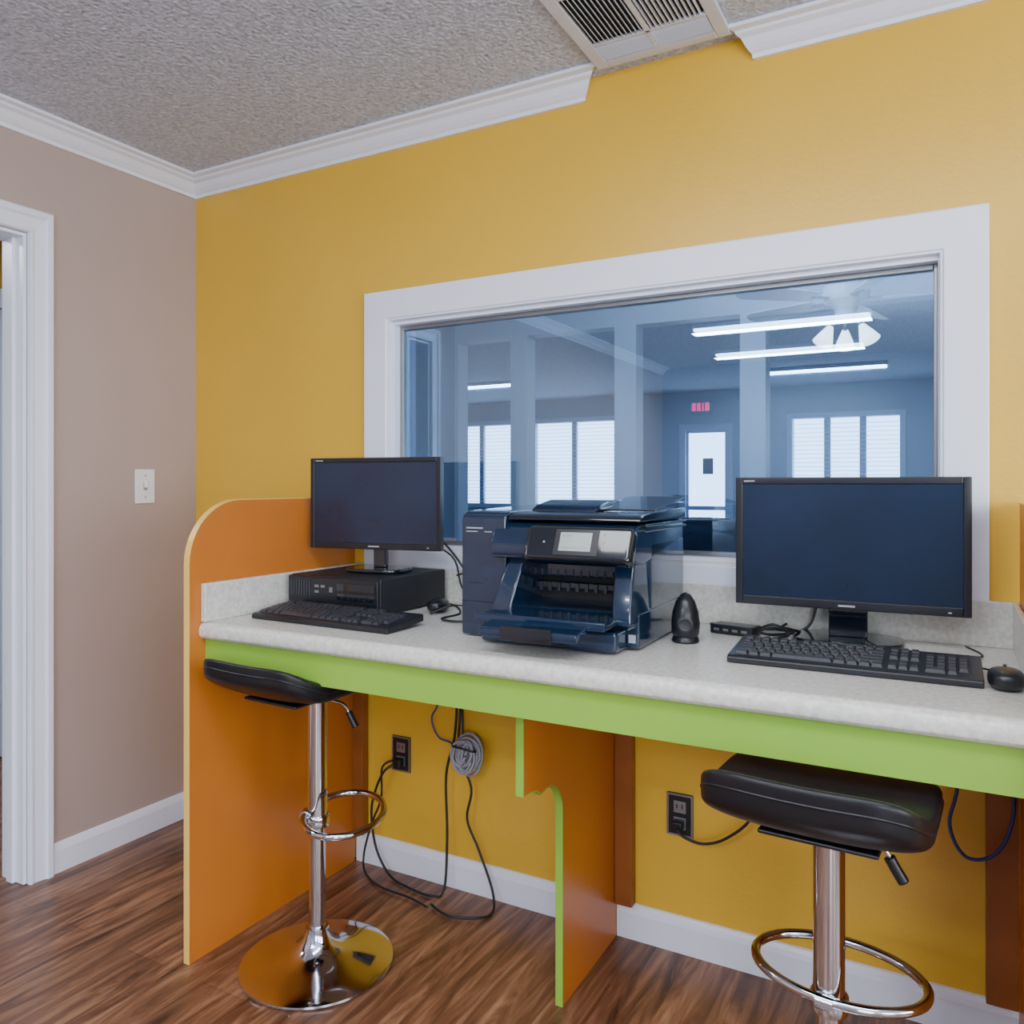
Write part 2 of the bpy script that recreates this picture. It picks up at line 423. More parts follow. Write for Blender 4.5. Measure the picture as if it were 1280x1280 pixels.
for i in range(len(eb)-1):
    bm.faces.new((O0[i], O0[i+1], O1[i+1], O1[i])); bm.faces.new((O0[i], I0[i], I0[i+1], O0[i+1])); bm.faces.new((O1[i], O1[i+1], I1[i+1], I1[i])); bm.faces.new((I0[i], I1[i], I1[i+1], I0[i+1]))
finish('middle_panel_edge_band', bm, 'green', desk)
cp = [(-0.003, 0.856), (-0.003, CT), (-0.640, CT), (-0.652, 0.897), (-0.660, 0.888), (-0.662, 0.876), (-0.660, 0.864), (-0.652, 0.856)]
prism('countertop', cp, 'x', 0.809, 2.704, 'counter', desk, bevel=0.002)
box('backsplash', (0.809, -0.024, CT), (2.704, -0.001, 1.004), 'counter', desk, bevel=0.002)
box('sidesplash_left', (0.809, -0.655, CT), (0.827, -0.024, 1.004), 'counter', desk, bevel=0.003)
box('sidesplash_right', (2.692, -0.655, CT), (2.704, -0.024, 1.004), 'counter', desk, bevel=0.003)
box('apron', (0.809, -0.640, 0.774), (2.704, -0.622, 0.8558), 'green', desk, bevel=0.001)
for i, (a, b_) in enumerate(((0.809, 0.850), (1.7465, 1.797), (2.640, 2.704))):
    box('wall_cleat_%d' % (i+1), (a, -0.035, 0.098), (b_, -0.003, 0.855), 'orange_dk', desk, bevel=0.002)

# ---------------------------------------------------------------- monitors
def monitor(loc, rotz, w, h, zc, neck_w, base_w, base_d, bez=0.016, scr='screen'):
    e = empty('computer_monitor', loc, (0, 0, rotz))
    yf = -0.035
    boxes('bezel', [((-w/2, yf, zc-h/2), (-w/2+bez, yf+0.022, zc+h/2)), ((w/2-bez, yf, zc-h/2), (w/2, yf+0.022, zc+h/2)),
                    ((-w/2+bez, yf, zc+h/2-bez), (w/2-bez, yf+0.022, zc+h/2)), ((-w/2+bez, yf, zc-h/2), (w/2-bez, yf+0.022, zc-h/2+bez*1.3))], 'black', e, bevel=0.002)
    box('screen', (-w/2+bez*0.9, yf+0.004, zc-h/2+bez*1.2), (w/2-bez*0.9, yf+0.018, zc+h/2-bez*0.9), scr, e)
    box('back_shell', (-w/2+0.01, yf+0.022, zc-h/2+0.01), (w/2-0.01, yf+0.036, zc+h/2-0.01), 'blackm', e, bevel=0.006)
    box('back_bulge', (-w*0.28, yf+0.036, zc-h*0.32), (w*0.28, yf+0.062, zc+h*0.25), 'blackm', e, bevel=0.010)
    box('neck', (-neck_w/2, 0.0, 0.012), (neck_w/2, 0.022, zc-h*0.1), 'gloss', e, bevel=0.004)
    pts = [(base_w/2*math.copysign(abs(math.cos(t))**0.6, math.cos(t)), base_d/2*math.copysign(abs(math.sin(t))**0.6, math.sin(t))) for t in [2*math.pi*i/40 for i in range(40)]]
    prism('base', pts, 'z', 0.0005, 0.013, 'gloss', e, bevel=0.004)
    boxes('logo_and_power', [((-0.018, yf-0.0006, zc-h/2+0.007), (0.018, yf, zc-h/2+0.011)), ((w/2-0.045, yf-0.0006, zc-h/2+0.007), (w/2-0.038, yf, zc-h/2+0.010)), ((-w/2+0.02, yf-0.0006, zc+h/2-0.010), (-w/2+0.045, yf, zc+h/2-0.007))], 'label', e)
    return e
PCH = 0.105
monitor((1.052, -0.200, CT+PCH), math.radians(9), 0.442, 0.275, 0.207, 0.042, 0.19, 0.14, bez=0.014)
monitor((2.360, -0.118, CT), math.radians(1.5), 0.500, 0.305, 0.233, 0.085, 0.24, 0.165, bez=0.016)

# ---------------------------------------------------------------- desktop PC
pc = empty('desktop_computer', (0.850, -0.375, CT))
W, D = 0.335, 0.335
box('case', (0, 0.012, 0.004), (W, D, PCH-0.001), 'blackm', pc, bevel=0.004)
box('front_bezel', (0.001, 0, 0.004), (W-0.001, 0.012, PCH-0.003), 'black', pc, bevel=0.004)
boxes('optical_drive', [((0.19, -0.003, 0.066), (0.325, 0.0, 0.088)), ((0.19, -0.002, 0.040), (0.325, 0.0, 0.060))], 'gloss', pc, bevel=0.001)
boxes('front_vents', [((0.012+i*0.010, -0.002, 0.045), (0.018+i*0.010, 0.0, 0.092)) for i in range(8)], 'key', pc, bevel=0.0008)
boxes('ports', [((0.105, -0.001, 0.072), (0.120, 0.0, 0.079)), ((0.128, -0.001, 0.072), (0.143, 0.0, 0.079)), ((0.105, -0.001, 0.056), (0.120, 0.0, 0.063)), ((0.160, -0.001, 0.06), (0.172, 0.0, 0.075))], 'steel', pc)
boxes('feet', [((0.02, 0.03, 0), (0.05, 0.05, 0.004)), ((W-0.05, 0.03, 0), (W-0.02, 0.05, 0.004)), ((0.02, D-0.05, 0), (0.05, D-0.03, 0.004)), ((W-0.05, D-0.05, 0), (W-0.02, D-0.03, 0.004))], 'black', pc)

# ---------------------------------------------------------------- keyboards
def keyboard(loc, rotz, w, d):
    e = empty('keyboard', loc, (0, 0, rotz))
    zt = lambda y: 0.016+0.016*(y+d/2)/d
    prof = [(-d/2, 0.001), (-d/2, 0.012), (-d/2+0.006, 0.0165), (d/2-0.004, 0.0315), (d/2, 0.028), (d/2, 0.012)]
    prism('body', prof, 'x', -w/2, w/2, 'black', e, bevel=0.002)
    boxes('feet', [((-w/2+0.03, d/2-0.03, 0.0), (-w/2+0.06, d/2-0.01, 0.014)), ((w/2-0.06, d/2-0.03, 0.0), (w/2-0.03, d/2-0.01, 0.014))], 'black', e)
    bm = bmesh.new()
    pitch = (w-0.03)/23.0
    rp = (d-0.030)/6.3
    def key(x0, x1, r):
        y0 = -d/2+0.014+r*rp+(0.004 if r == 5 else 0); y1 = y0+rp
        g = 0.0012; zb0, zb1 = zt(y0)-0.002, zt(y1)-0.002; h = 0.0085; i = 0.0022
        c = [(x0+g, y0+g, zb0), (x1-g, y0+g, zb0), (x1-g, y1-g, zb1), (x0+g, y1-g, zb1),
             (x0+g+i, y0+g+i, zb0+h), (x1-g-i, y0+g+i, zb0+h), (x1-g-i, y1-g-i*0.6, zb1+h), (x0+g+i, y1-g-i*0.6, zb1+h)]
        v = [bm.verts.new(p) for p in c]
        for f in ((4,5,6,7),(0,1,5,4),(1,2,6,5),(2,3,7,6),(3,0,4,7)): bm.faces.new([v[k] for k in f])
    X0 = -w/2+0.013
    def seq(r, start, widths):
        x = start
        for wd in widths:
            key(X0+x*pitch, X0+(x+wd)*pitch, r); x += wd
    seq(0, 0, [1.4, 1.2, 1.3, 6.2, 1.3, 1.2, 1.2, 1.2])
    seq(1, 0, [2.2]+[1]*10+[2.8]); seq(2, 0, [1.7]+[1]*11+[2.3]); seq(3, 0, [1.5]+[1]*12+[1.5]); seq(4, 0, [1]*13+[2])
    seq(5, 0, [1]); seq(5, 1.8, [1]*4); seq(5, 6.2, [1]*4); seq(5, 10.8, [1]*4)
    seq(0, 15.3, [1, 1, 1]); seq(1, 16.3, [1]); seq(3, 15.3, [1]*3); seq(4, 15.3, [1]*3); seq(5, 15.3, [1]*3)
    seq(0, 18.7, [2, 1]); seq(1, 18.7, [1]*4); seq(2, 18.7, [1]*4); seq(3, 18.7, [1]*4); seq(4, 18.7, [1]*4)
    finish('keys', bm, 'key', e)
    return e
keyboard((1.125, -0.480, CT), math.radians(-1.5), 0.475, 0.150)
keyboard((2.394, -0.385, CT), math.radians(0.5), 0.460, 0.155)

def mouse(loc, rotz):
    e = empty('computer_mouse', loc, (0, 0, rotz))
    def f(X, Y, Z, x, y, z):
        s = 1-0.18*(y+0.3)**2
        Z2 = (Z+0.018)
        if z > 0: Z2 = 0.018+Z*(1.0-0.25*y)
        return X*s, Y, max(0.001, Z2)
    superbox('shell', (0.060, 0.108, 0.036), 'black', e, n=2.8, cuts=9, fn=f)
    lathe('scroll_wheel', [(0.0, -0.003), (0.008, -0.003), (0.0095, 0.0), (0.008, 0.003), (0, 0.003)], 'key', e, n=20, loc=(0, 0.030, 0.0275), rot=(0, math.radians(90), 0))
    return e
mouse((2.659, -0.425, CT), math.radians(0))
mouse((1.262, -0.190, CT), math.radians(20))

# ---------------------------------------------------------------- printer
pr = empty('printer', (1.522, -0.475, CT), (0, 0, math.radians(1.0)))
PW, PD = 0.448, 0.365
LW = 0.122
prism('left_housing', [(0.0, 0.004), (0.0, 0.283), (0.006, 0.296), (0.030, 0.304), (PD, 0.312), (PD, 0.004)], 'x', 0, LW, 'printer', pr, bevel=0.005, seg=3)
box('base_housing', (LW+0.001, 0.015, 0.004), (PW, PD, 0.082), 'printer', pr, bevel=0.005)
cheek = [(-0.032, 0.060), (-0.030, 0.095), (-0.012, 0.150), (0.010, 0.205), (0.030, 0.220), (0.30, 0.220), (0.30, 0.060)]
bm = bmesh.new()
def cheek_mesh(bm, xo_top, xo_bot, xi_top, xi_bot):
    A = []; B = []
    for (yy, zz) in cheek:
        t = (zz-0.06)/0.16
        A.append(bm.verts.new((xo_bot+(xo_top-xo_bot)*t, yy, zz))); B.append(bm.verts.new((xi_bot+(xi_top-xi_bot)*t, yy, zz)))
    bm.faces.new(A); bm.faces.new(B[::-1]); n = len(cheek)
    for i in range(n): bm.faces.new((A[i], B[i], B[(i+1) % n], A[(i+1) % n]))
cheek_mesh(bm, 0.135, 0.095, 0.175, 0.150)
cheek_mesh(bm, PW-0.008, PW-0.002, PW-0.055, PW-0.045)
finish('front_cheeks', bm, 'printer', pr, bevel=0.006, seg=3)
box('inner_cavity', (0.152, 0.13, 0.082), (0.392, PD-0.01, 0.215), 'printer2', pr)
box('right_side', (0.392, 0.10, 0.082), (PW, PD, 0.232), 'printer', pr, bevel=0.003)
brow = [(-0.020, 0.198), (-0.024, 0.225), (-0.014, 0.250), (0.012, 0.275), (0.04, 0.282), (PD, 0.282), (PD, 0.230), (0.05, 0.188), (0.02, 0.190)]
prism('brow', brow, 'x', LW-0.030, PW, 'printer', pr, bevel=0.007, seg=3)
prism('scanner_lid', [(0.006, 0.285), (0.012, 0.296), (0.05, 0.304), (PD, 0.310), (PD, 0.285)], 'x', LW+0.002, PW+0.006, 'gloss', pr, bevel=0.004)
boxes('lid_ridges', [((PW-0.01, 0.03, 0.262), (PW+0.010, PD-0.01, 0.268)), ((PW-0.01, 0.03, 0.274), (PW+0.012, PD-0.01, 0.280))], 'gloss', pr, bevel=0.002)
prism('document_feeder', [(0.08, 0.304), (0.11, 0.318), (0.19, 0.330), (0.30, 0.330), (0.35, 0.306)], 'x', 0.145, 0.32, 'printer', pr, bevel=0.007, seg=3)
prism('feeder_tray', [(0.10, 0.307), (0.10, 0.311), (0.34, 0.338), (0.34, 0.334)], 'x', 0.32, PW+0.012, 'gloss', pr, bevel=0.001)
box('roller_bar', (0.155, 0.095, 0.118), (0.390, 0.128, 0.132), 'key', pr, bevel=0.002)
boxes('star_wheels', [((0.168+i*0.024, 0.088, 0.112), (0.176+i*0.024, 0.100, 0.132)) for i in range(9)], 'key', pr, bevel=0.001)
box('upper_grille', (0.155, 0.07, 0.150), (0.392, 0.130, 0.188), 'printer', pr, bevel=0.004)
boxes('grille_ribs', [((0.165+i*0.020, 0.066, 0.152), (0.168+i*0.020, 0.071, 0.166)) for i in range(11)], 'key', pr)
prism('output_tray', [(-0.110, 0.060), (-0.110, 0.076), (-0.104, 0.080), (-0.096, 0.070), (0.128, 0.090), (0.128, 0.070)], 'x', 0.100, 0.415, 'printer', pr, bevel=0.002)
prism('tray_extension', [(-0.165, 0.040), (-0.165, 0.056), (-0.158, 0.060), (-0.110, 0.068), (-0.110, 0.054)], 'x', 0.145, 0.375, 'printer', pr, bevel=0.003)
prism('tray_catch', [(-0.172, 0.036), (-0.172, 0.066), (-0.165, 0.066), (-0.165, 0.036)], 'x', 0.20, 0.32, 'gloss', pr, bevel=0.002)
box('paper_cassette', (0.085, -0.055, 0.004), (0.420, 0.014, 0.050), 'printer', pr, bevel=0.008, seg=3)
box('cassette_handle', (0.20, -0.062, 0.014), (0.31, -0.055, 0.030), 'gloss', pr, bevel=0.002)
cpn = empty('control_panel', (0.325, -0.040, 0.236), (math.radians(-24), 0, 0)); cpn.parent = pr
box('panel_housing', (-0.126, -0.010, -0.042), (0.128, 0.030, 0.042), 'gloss', cpn, bevel=0.012, seg=4)
box('touchscreen_frame', (-0.052, -0.0108, -0.029), (0.052, -0.0095, 0.031), 'black', cpn)
box('touchscreen', (-0.040, -0.0118, -0.020), (0.036, -0.0098, 0.024), 'lcd', cpn, bevel=0.001)
boxes('touchscreen_icons', [((-0.034, -0.0122, -0.014), (0.030, -0.0117, -0.010)), ((-0.034, -0.0122, 0.014), (-0.010, -0.0117, 0.018))], 'steel', cpn)
boxes('panel_buttons', [((0.062, -0.0112, -0.016+i*0.018), (0.067, -0.0100, -0.013+i*0.018)) for i in range(3)]+[((-0.080, -0.0112, -0.002), (-0.076, -0.01, 0.002))], 'label', cpn)
boxes('badges', [((0.014, -0.0008, 0.262), (0.060, 0.0, 0.265)), ((0.014, -0.0008, 0.254), (0.045, 0.0, 0.256)), ((0.065, -0.0008, 0.254), (0.085, 0.0, 0.256))], 'label', pr)
boxes('spec_sticker', [((0.424, 0.0138, 0.018), (0.440, 0.0152, 0.036))], 'label', pr)
boxes('housing_seams', [((0.001, -0.0006, 0.085), (0.094, 0.0, 0.087)), ((0.020, -0.0006, 0.13), (0.060, 0.0, 0.1312))], 'printer2', pr)

# ---------------------------------------------------------------- speaker, hub
sp = empty('desktop_speaker', (2.026, -0.292, CT), (0, 0, math.radians(15)))
lathe('foot', [(0, 0), (0.030, 0), (0.032, 0.004), (0.030, 0.012), (0.026, 0.016), (0, 0.016)], 'black', sp)
lathe('body', [(0.026, 0.012), (0.032, 0.022), (0.033, 0.045), (0.030, 0.072), (0.022, 0.096), (0.011, 0.112), (0, 0.117)], 'black', sp)
lathe('driver', [(0, 0), (0.017, 0.0), (0.019, 0.003), (0.014, 0.005), (0.007, 0.002), (0, 0.004)], 'blackm', sp, n=28, loc=(0, -0.0315, 0.045), rot=(math.radians(90), 0, 0))
hub = empty('usb_hub', (2.105, -0.135, CT), (0, 0, math.radians(-12)))
box('case', (-0.055, -0.028, 0.001), (0.055, 0.028, 0.024), 'black', hub, bevel=0.004)
boxes('ports', [((-0.044+i*0.024, -0.0288, 0.009), (-0.030+i*0.024, -0.0278, 0.015)) for i in range(4)], 'steel', hub)

# ---------------------------------------------------------------- cables on the counter
cc = empty('computer_cables')
tube('cable_1', [(1.13, -0.125, 1.14), (1.21, -0.085, 1.09), (1.30, -0.075, 0.98), (1.34, -0.10, 0.908), (1.38, -0.16, 0.905), (1.45, -0.12, 0.905), (1.50, -0.06, 0.905)], 0.0035, 'cable', cc)
tube('cable_2', [(1.10, -0.13, 1.12), (1.22, -0.06, 1.05), (1.255, -0.05, 0.95), (1.34, -0.06, 0.905), (1.42, -0.10, 0.905), (1.36, -0.16, 0.905), (1.31, -0.12, 0.906), (1.40, -0.05, 0.906), (1.5, -0.1, 0.905)], 0.003, 'cable', cc)
tube('cable_3', [(1.245, -0.135, 0.918), (1.26, -0.10, 0.906), (1.33, -0.10, 0.904), (1.38, -0.19, 0.904), (1.44, -0.20, 0.904), (1.48, -0.10, 0.904)], 0.002, 'cable', cc)
tube('cable_4', [(1.33, -0.06, 0.96), (1.37, -0.12, 0.93), (1.40, -0.21, 0.906), (1.45, -0.26, 0.905), (1.50, -0.22, 0.905), (1.46, -0.14, 0.905)], 0.004, 'cable', cc)
tube('cable_5', [(1.24, -0.06, 0.99), (1.30, -0.05, 1.00), (1.38, -0.06, 0.95), (1.44, -0.10, 0.91), (1.50, -0.14, 0.906)], 0.003, 'cable', cc)
tube('cable_6', [(1.28, -0.26, 0.904), (1.33, -0.22, 0.925), (1.38, -0.26, 0.912), (1.36, -0.32, 0.905), (1.42, -0.34, 0.905), (1.50, -0.28, 0.905)], 0.0032, 'cable', cc)
cr = empty('computer_cables')
tube('cable_1', [(2.33, -0.075, 1.06), (2.29, -0.05, 1.00), (2.27, -0.055, 0.93), (2.24, -0.07, 0.906), (2.19, -0.13, 0.905), (2.155, -0.145, 0.912)], 0.0035, 'cable', cr)
tube('cable_2', [(2.155, -0.13, 0.914), (2.19, -0.10, 0.925), (2.23, -0.13, 0.908), (2.20, -0.19, 0.904), (2.24, -0.225, 0.904), (2.30, -0.24, 0.904)], 0.003, 'cable', cr)
tube('cable_3', [(2.05, -0.12, 0.914), (2.03, -0.07, 0.91), (2.10, -0.05, 0.906), (2.18, -0.06, 0.906), (2.21, -0.04, 0.92)], 0.003, 'cable', cr)
tube('cable_4', [(2.655, -0.37, 0.915), (2.60, -0.27, 0.904), (2.50, -0.21, 0.904), (2.46, -0.25, 0.904), (2.43, -0.22, 0.915), (2.40, -0.19, 0.925)], 0.002, 'cable', cr)
tube('cable_5', [(2.40, -0.306, 0.918), (2.41, -0.27, 0.908), (2.50, -0.24, 0.904), (2.57, -0.22, 0.904), (2.63, -0.16, 0.904), (2.60, -0.06, 0.904)], 0.002, 'cable', cr)
tube('cable_6', [(2.16, -0.15, 0.912), (2.20, -0.16, 0.93), (2.25, -0.11, 0.915), (2.22, -0.06, 0.906), (2.14, -0.05, 0.906), (2.06, -0.05, 0.906)], 0.0035, 'cable', cr)

# ---------------------------------------------------------------- wall outlets and cables under the desk
def outlet(loc):
    e = empty('power_outlet', loc)
    box('plate', (-0.036, -0.0075, -0.058), (0.036, -0.0008, 0.058), 'black', e, bevel=0.002)
    boxes('plate_rim', [((-0.036, -0.0085, 0.052), (0.036, -0.0075, 0.057)), ((-0.036, -0.0085, -0.057), (0.036, -0.0075, -0.052)), ((-0.036, -0.0085, -0.052), (-0.031, -0.0075, 0.052)), ((0.031, -0.0085, -0.052), (0.036, -0.0075, 0.052))], 'steel', e)
    boxes('receptacles', [((-0.017, -0.0095, 0.006), (0.017, -0.0075, 0.038)), ((-0.017, -0.0095, -0.038), (0.017, -0.0075, -0.006))], 'steel', e, bevel=0.001)
    boxes('slots', [((-0.009, -0.0102, 0.018), (-0.006, -0.0094, 0.030)), ((0.006, -0.0102, 0.018), (0.009, -0.0094, 0.030))], 'black', e)
    box('plug', (-0.014, -0.036, -0.036), (0.014, -0.0095, -0.010), 'black', e, bevel=0.004)
    return e
outlet((0.989, 0, 0.385))
outlet((1.925, 0, 0.371))
pl = empty('power_cables')
tube('cord_1', [(0.985, -0.037, 0.362), (0.955, -0.055, 0.335), (0.925, -0.06, 0.27), (0.905, -0.055, 0.19), (0.92, -0.05, 0.08), (0.98, -0.06, 0.012), (1.07, -0.09, 0.007), (1.17, -0.10, 0.007), (1.20, -0.07, 0.02), (1.195, -0.045, 0.18), (1.188, -0.04, 0.36), (1.215, -0.035, 0.48), (1.225, -0.035, 0.62), (1.225, -0.05, 0.84)], 0.004, 'cable', pl)
tube('cord_2', [(0.978, -0.037, 0.372), (0.945, -0.05, 0.345), (0.945, -0.055, 0.25), (0.90, -0.05, 0.15), (0.87, -0.05, 0.05), (0.90, -0.08, 0.007), (1.0, -0.13, 0.007), (1.12, -0.14, 0.007), (1.20, -0.16, 0.007)], 0.0035, 'cable', pl)
tube('cord_3', [(1.240, -0.05, 0.84), (1.238, -0.035, 0.60), (1.235, -0.04, 0.44), (1.277, -0.035, 0.335), (1.265, -0.04, 0.24), (1.306, -0.04, 0.155), (1.36, -0.05, 0.05), (1.385, -0.09, 0.007), (1.36, -0.14, 0.007), (1.28, -0.17, 0.007), (1.2, -0.14, 0.007)], 0.0038, 'cable', pl)
tube('cord_4', [(1.20, -0.05, 0.84), (1.16, -0.035, 0.60), (1.13, -0.035, 0.53), (1.155, -0.035, 0.475), (1.205, -0.04, 0.465), (1.23, -0.04, 0.44)], 0.003, 'blue', pl)
tube('cord_5', [(1.255, -0.05, 0.84), (1.245, -0.035, 0.62), (1.250, -0.04, 0.50), (1.262, -0.045, 0.45)], 0.0035, 'cable', pl)
tube('network_cable', [(2.60, -0.08, 0.84), (2.585, -0.07, 0.60), (2.568, -0.07, 0.50), (2.60, -0.07, 0.435), (2.655, -0.07, 0.452), (2.688, -0.07, 0.53), (2.69, -0.07, 0.66), (2.67, -0.08, 0.84)], 0.004, 'blue')
tube('power_cord', [(1.925, -0.038, 0.346), (1.95, -0.045, 0.330), (2.00, -0.04, 0.322), (2.06, -0.04, 0.350), (2.126, -0.04, 0.421), (2.16, -0.04, 0.55), (2.17, -0.05, 0.84)], 0.0038, 'cable')
cb = empty('bundle', (1.272, -0.050, 0.440)); cb.parent = pl
for i in range(16):
    f_ = i/15.0
    r1 = 0.006+0.042*f_+0.004*math.sin(i*1.7); r2 = 0.030+0.026*f_+0.006*math.cos(i*2.1)
    ox, oz = 0.007*math.sin(i*2.3), 0.008*math.cos(i*1.3)
    tl = math.radians(14*math.sin(i*1.1)-18)
    pts = []
    for k in range(14):
        a = 2*math.pi*k/14; X, Z = r1*math.cos(a), r2*math.sin(a)
        pts.append((ox+X*math.cos(tl)-Z*math.sin(tl), -0.020+0.0022*((i*5) % 16)+0.004*math.sin(a*2+i), oz+X*math.sin(tl)+Z*math.cos(tl)))
    tube('loop_%d' % (i+1), pts, 0.0040, 'grey', cb, closed=True, n=8, sub=3)
tube('tie', [(-0.040, -0.02, 0.028), (0, -0.034, 0.030), (0.040, -0.02, 0.022), (0.0, 0.030, 0.024)], 0.003, 'cable', cb, closed=True)

# ---------------------------------------------------------------- bar stools
def stool(loc, seat_rot, ring_rot, lever_ang, seat_off=(0, 0, 0), sw=0.395, sth=0.056):
    e = empty('bar_stool', loc)
    lathe('base', [(0, 0.0005), (0.196, 0.0005), (0.200, 0.004), (0.199, 0.009), (0.185, 0.014), (0.150, 0.020), (0.110, 0.027), (0.075, 0.037), (0.050, 0.052), (0.036, 0.070), (0.030, 0.092), (0.0, 0.092)], 'chrome', e, n=96)
    lathe('lower_column', [(0, 0.092), (0.030, 0.092), (0.030, 0.100), (0.0215, 0.101), (0.0215, 0.372), (0, 0.372)], 'chrome', e)
    lathe('collar', [(0, 0.365), (0.031, 0.365), (0.032, 0.369), (0.032, 0.392), (0.029, 0.396), (0, 0.396)], 'chrome', e)
    lathe('upper_column', [(0, 0.396), (0.0262, 0.396), (0.0262, 0.700+seat_off[2]), (0, 0.700+seat_off[2])], 'chrome', e)
    rg = empty('footrest', (0, 0, 0.384), (0, 0, ring_rot)); rg.parent = e
    pts = [(0.145*math.cos(2*math.pi*k/24), 0.072+0.103*math.sin(2*math.pi*k/24), 0.012) for k in range(24)]
    tube('ring', pts, 0.0088, 'chrome', rg, closed=True, n=12, sub=4)
    lathe('ring_clamp', [(0, -0.014), (0.013, -0.014), (0.013, 0.014), (0, 0.014)], 'chrome', rg, n=20, loc=(0, -0.031, 0.010), rot=(0, math.radians(90), 0))
    st = empty('seat_assembly', seat_off, (0, 0, seat_rot)); st.parent = e
    boxes('mount_plate', [((-0.085, -0.085, 0.700), (0.105, 0.095, 0.708))], 'black', st, bevel=0.003)
    def f(X, Y, Z, x, y, z):
        b = max(0.0, -(y+0.25))/0.75
        dz = 0.058*(b**1.6)
        dz += -0.012*max(0, (y-0.4)/0.6)**2
        dz += 0.010*abs(x)**2.2
        th = 1.0 + 0.30*b
        return X*(1-0.05*b), Y, Z*th + dz
    superbox('cushion', (sw, 0.345, sth), 'leather', st, loc=(0, 0.0, 0.708+sth/2), n=5.5, cuts=16, fn=f)
    pts = []
    for k in range(48):
        a = 2*math.pi*k/48; cx, cy = math.cos(a), math.sin(a)
        q = (abs(cx)**5.5+abs(cy)**5.5)**(-1/5.5); xx, yy = cx*q, cy*q
        b = max(0.0, -(yy+0.25))/0.75
        dz = 0.058*(b**1.6)-0.012*max(0, (yy-0.4)/0.6)**2+0.010*abs(xx)**2.2
        pts.append((xx*sw/2*(1-0.05*b), yy*0.1725, 0.708+sth/2+dz))
    tube('seam', pts, 0.0022, 'black', st, closed=True, n=6, sub=2)
    lv = empty('height_lever', (0, 0, seat_off[2]), (0, 0, lever_ang)); lv.parent = e
    tube('rod', [(0.02, 0, 0.695), (0.07, 0, 0.690), (0.088, 0, 0.678), (0.096, 0, 0.665)], 0.004, 'chrome', lv)
    tube('grip', [(0.094, 0, 0.668), (0.104, 0, 0.650), (0.116, 0, 0.630)], 0.0095, 'black', lv)
    return e
stool((1.097, -0.519, 0), math.radians(-3), math.radians(-61), math.radians(10), seat_off=(-0.058, -0.035, 0.006), sw=0.380)
stool((2.388, -0.659, 0), math.radians(-4), math.radians(-5), math.radians(5), seat_off=(-0.014, 0.0, -0.024), sw=0.362, sth=0.062)

# ---------------------------------------------------------------- rooms beyond the window
def fluor(name, cx, cy, L, zt=H):
    e = empty(name, (cx, cy, zt))
    box('housing', (-L/2, -0.07, -0.035), (L/2, 0.07, -0.0005), 'vent', e, bevel=0.004)
    box('lens', (-L/2+0.01, -0.055, -0.055), (L/2-0.01, 0.055, -0.035), 'tube', e, bevel=0.008)
fluor('ceiling_light', 1.43, 6.25, 1.2)
fluor('ceiling_light', -2.2, 5.8, 1.2)
fluor('ceiling_light', 1.50, -3.6, 1.2)
fluor('ceiling_light', 1.35, -4.8, 1.2)

def blinds(name, x0, x1, z0, z1, y, nm=1):
    e = empty(name)
    fr = [((x0-0.06, y-0.02, z0-0.06), (x0, y-0.001, z1+0.06)), ((x1, y-0.02, z0-0.06), (x1+0.06, y-0.001, z1+0.06)), ((x0, y-0.02, z1), (x1, y-0.001, z1+0.06)), ((x0, y-0.02, z0-0.06), (x1, y-0.001, z0))]
    boxes('casing', fr, 'doorp', e)
    mull = []
    for i in range(nm):
        xm = x0+(x1-x0)*(i+1)/(nm+1)
        mull.append(((xm-0.035, y+0.03, z0), (xm+0.035, y+0.08, z1)))
    boxes('mullions', mull, 'pale', e)
    bm = bmesh.new(); z = z0+0.03
    while z < z1-0.02:
        slat(bm, ((x0+x1)/2, y+0.02, z), x1-x0-0.02, 'x', math.radians(12), w=0.026, th=0.002); z += 0.05
    finish('blind_slats', bm, 'blind', e)
blinds('window_2', -3.94, -2.9, 1.0, 2.12, 7.80)
blinds('window_3', -2.55, -1.35, 1.0, 2.12, 7.80, 1)
blinds('window_4', 0.90, 2.05, 1.0, 2.05, 7.80, 2)
blinds('window_5', 3.0, 4.2, 1.0, 2.1, 7.80)
d3 = empty('door_3')
boxes('casing', [((-0.47, 7.78, 0), (-0.39, 7.799, 2.03)), ((0.12, 7.78, 0), (0.20, 7.799, 2.03)), ((-0.39, 7.78, 1.95), (0.12, 7.799, 2.03))], 'doorp', d3)
boxes('leaf_frame', [((-0.39, 7.83, 0), (-0.365, 7.87, 1.95)), ((0.095, 7.83, 0), (0.12, 7.87, 1.95)), ((-0.365, 7.83, 1.92), (0.095, 7.87, 1.95)), ((-0.365, 7.83, 0), (0.095, 7.87, 0.3)), ((-0.365, 7.83, 0.95), (0.095, 7.87, 1.0))], 'doorp', d3)
box('notice', (-0.18, 7.825, 1.40), (-0.05, 7.83, 1.60), 'blackm', d3)
ex = empty('exit_sign', (-0.19, 7.795, 2.24))
box('housing', (-0.14, -0.03, -0.09), (0.14, 0.0, 0.09), 'pale', ex, bevel=0.004)
boxes('letters', [((-0.11, -0.034, -0.05), (-0.06, -0.031, 0.05)), ((-0.045, -0.034, -0.05), (0.0, -0.031, 0.05)), ((0.018, -0.034, -0.05), (0.038, -0.031, 0.05)), ((0.055, -0.034, -0.05), (0.11, -0.031, 0.05))], 'exit', ex)

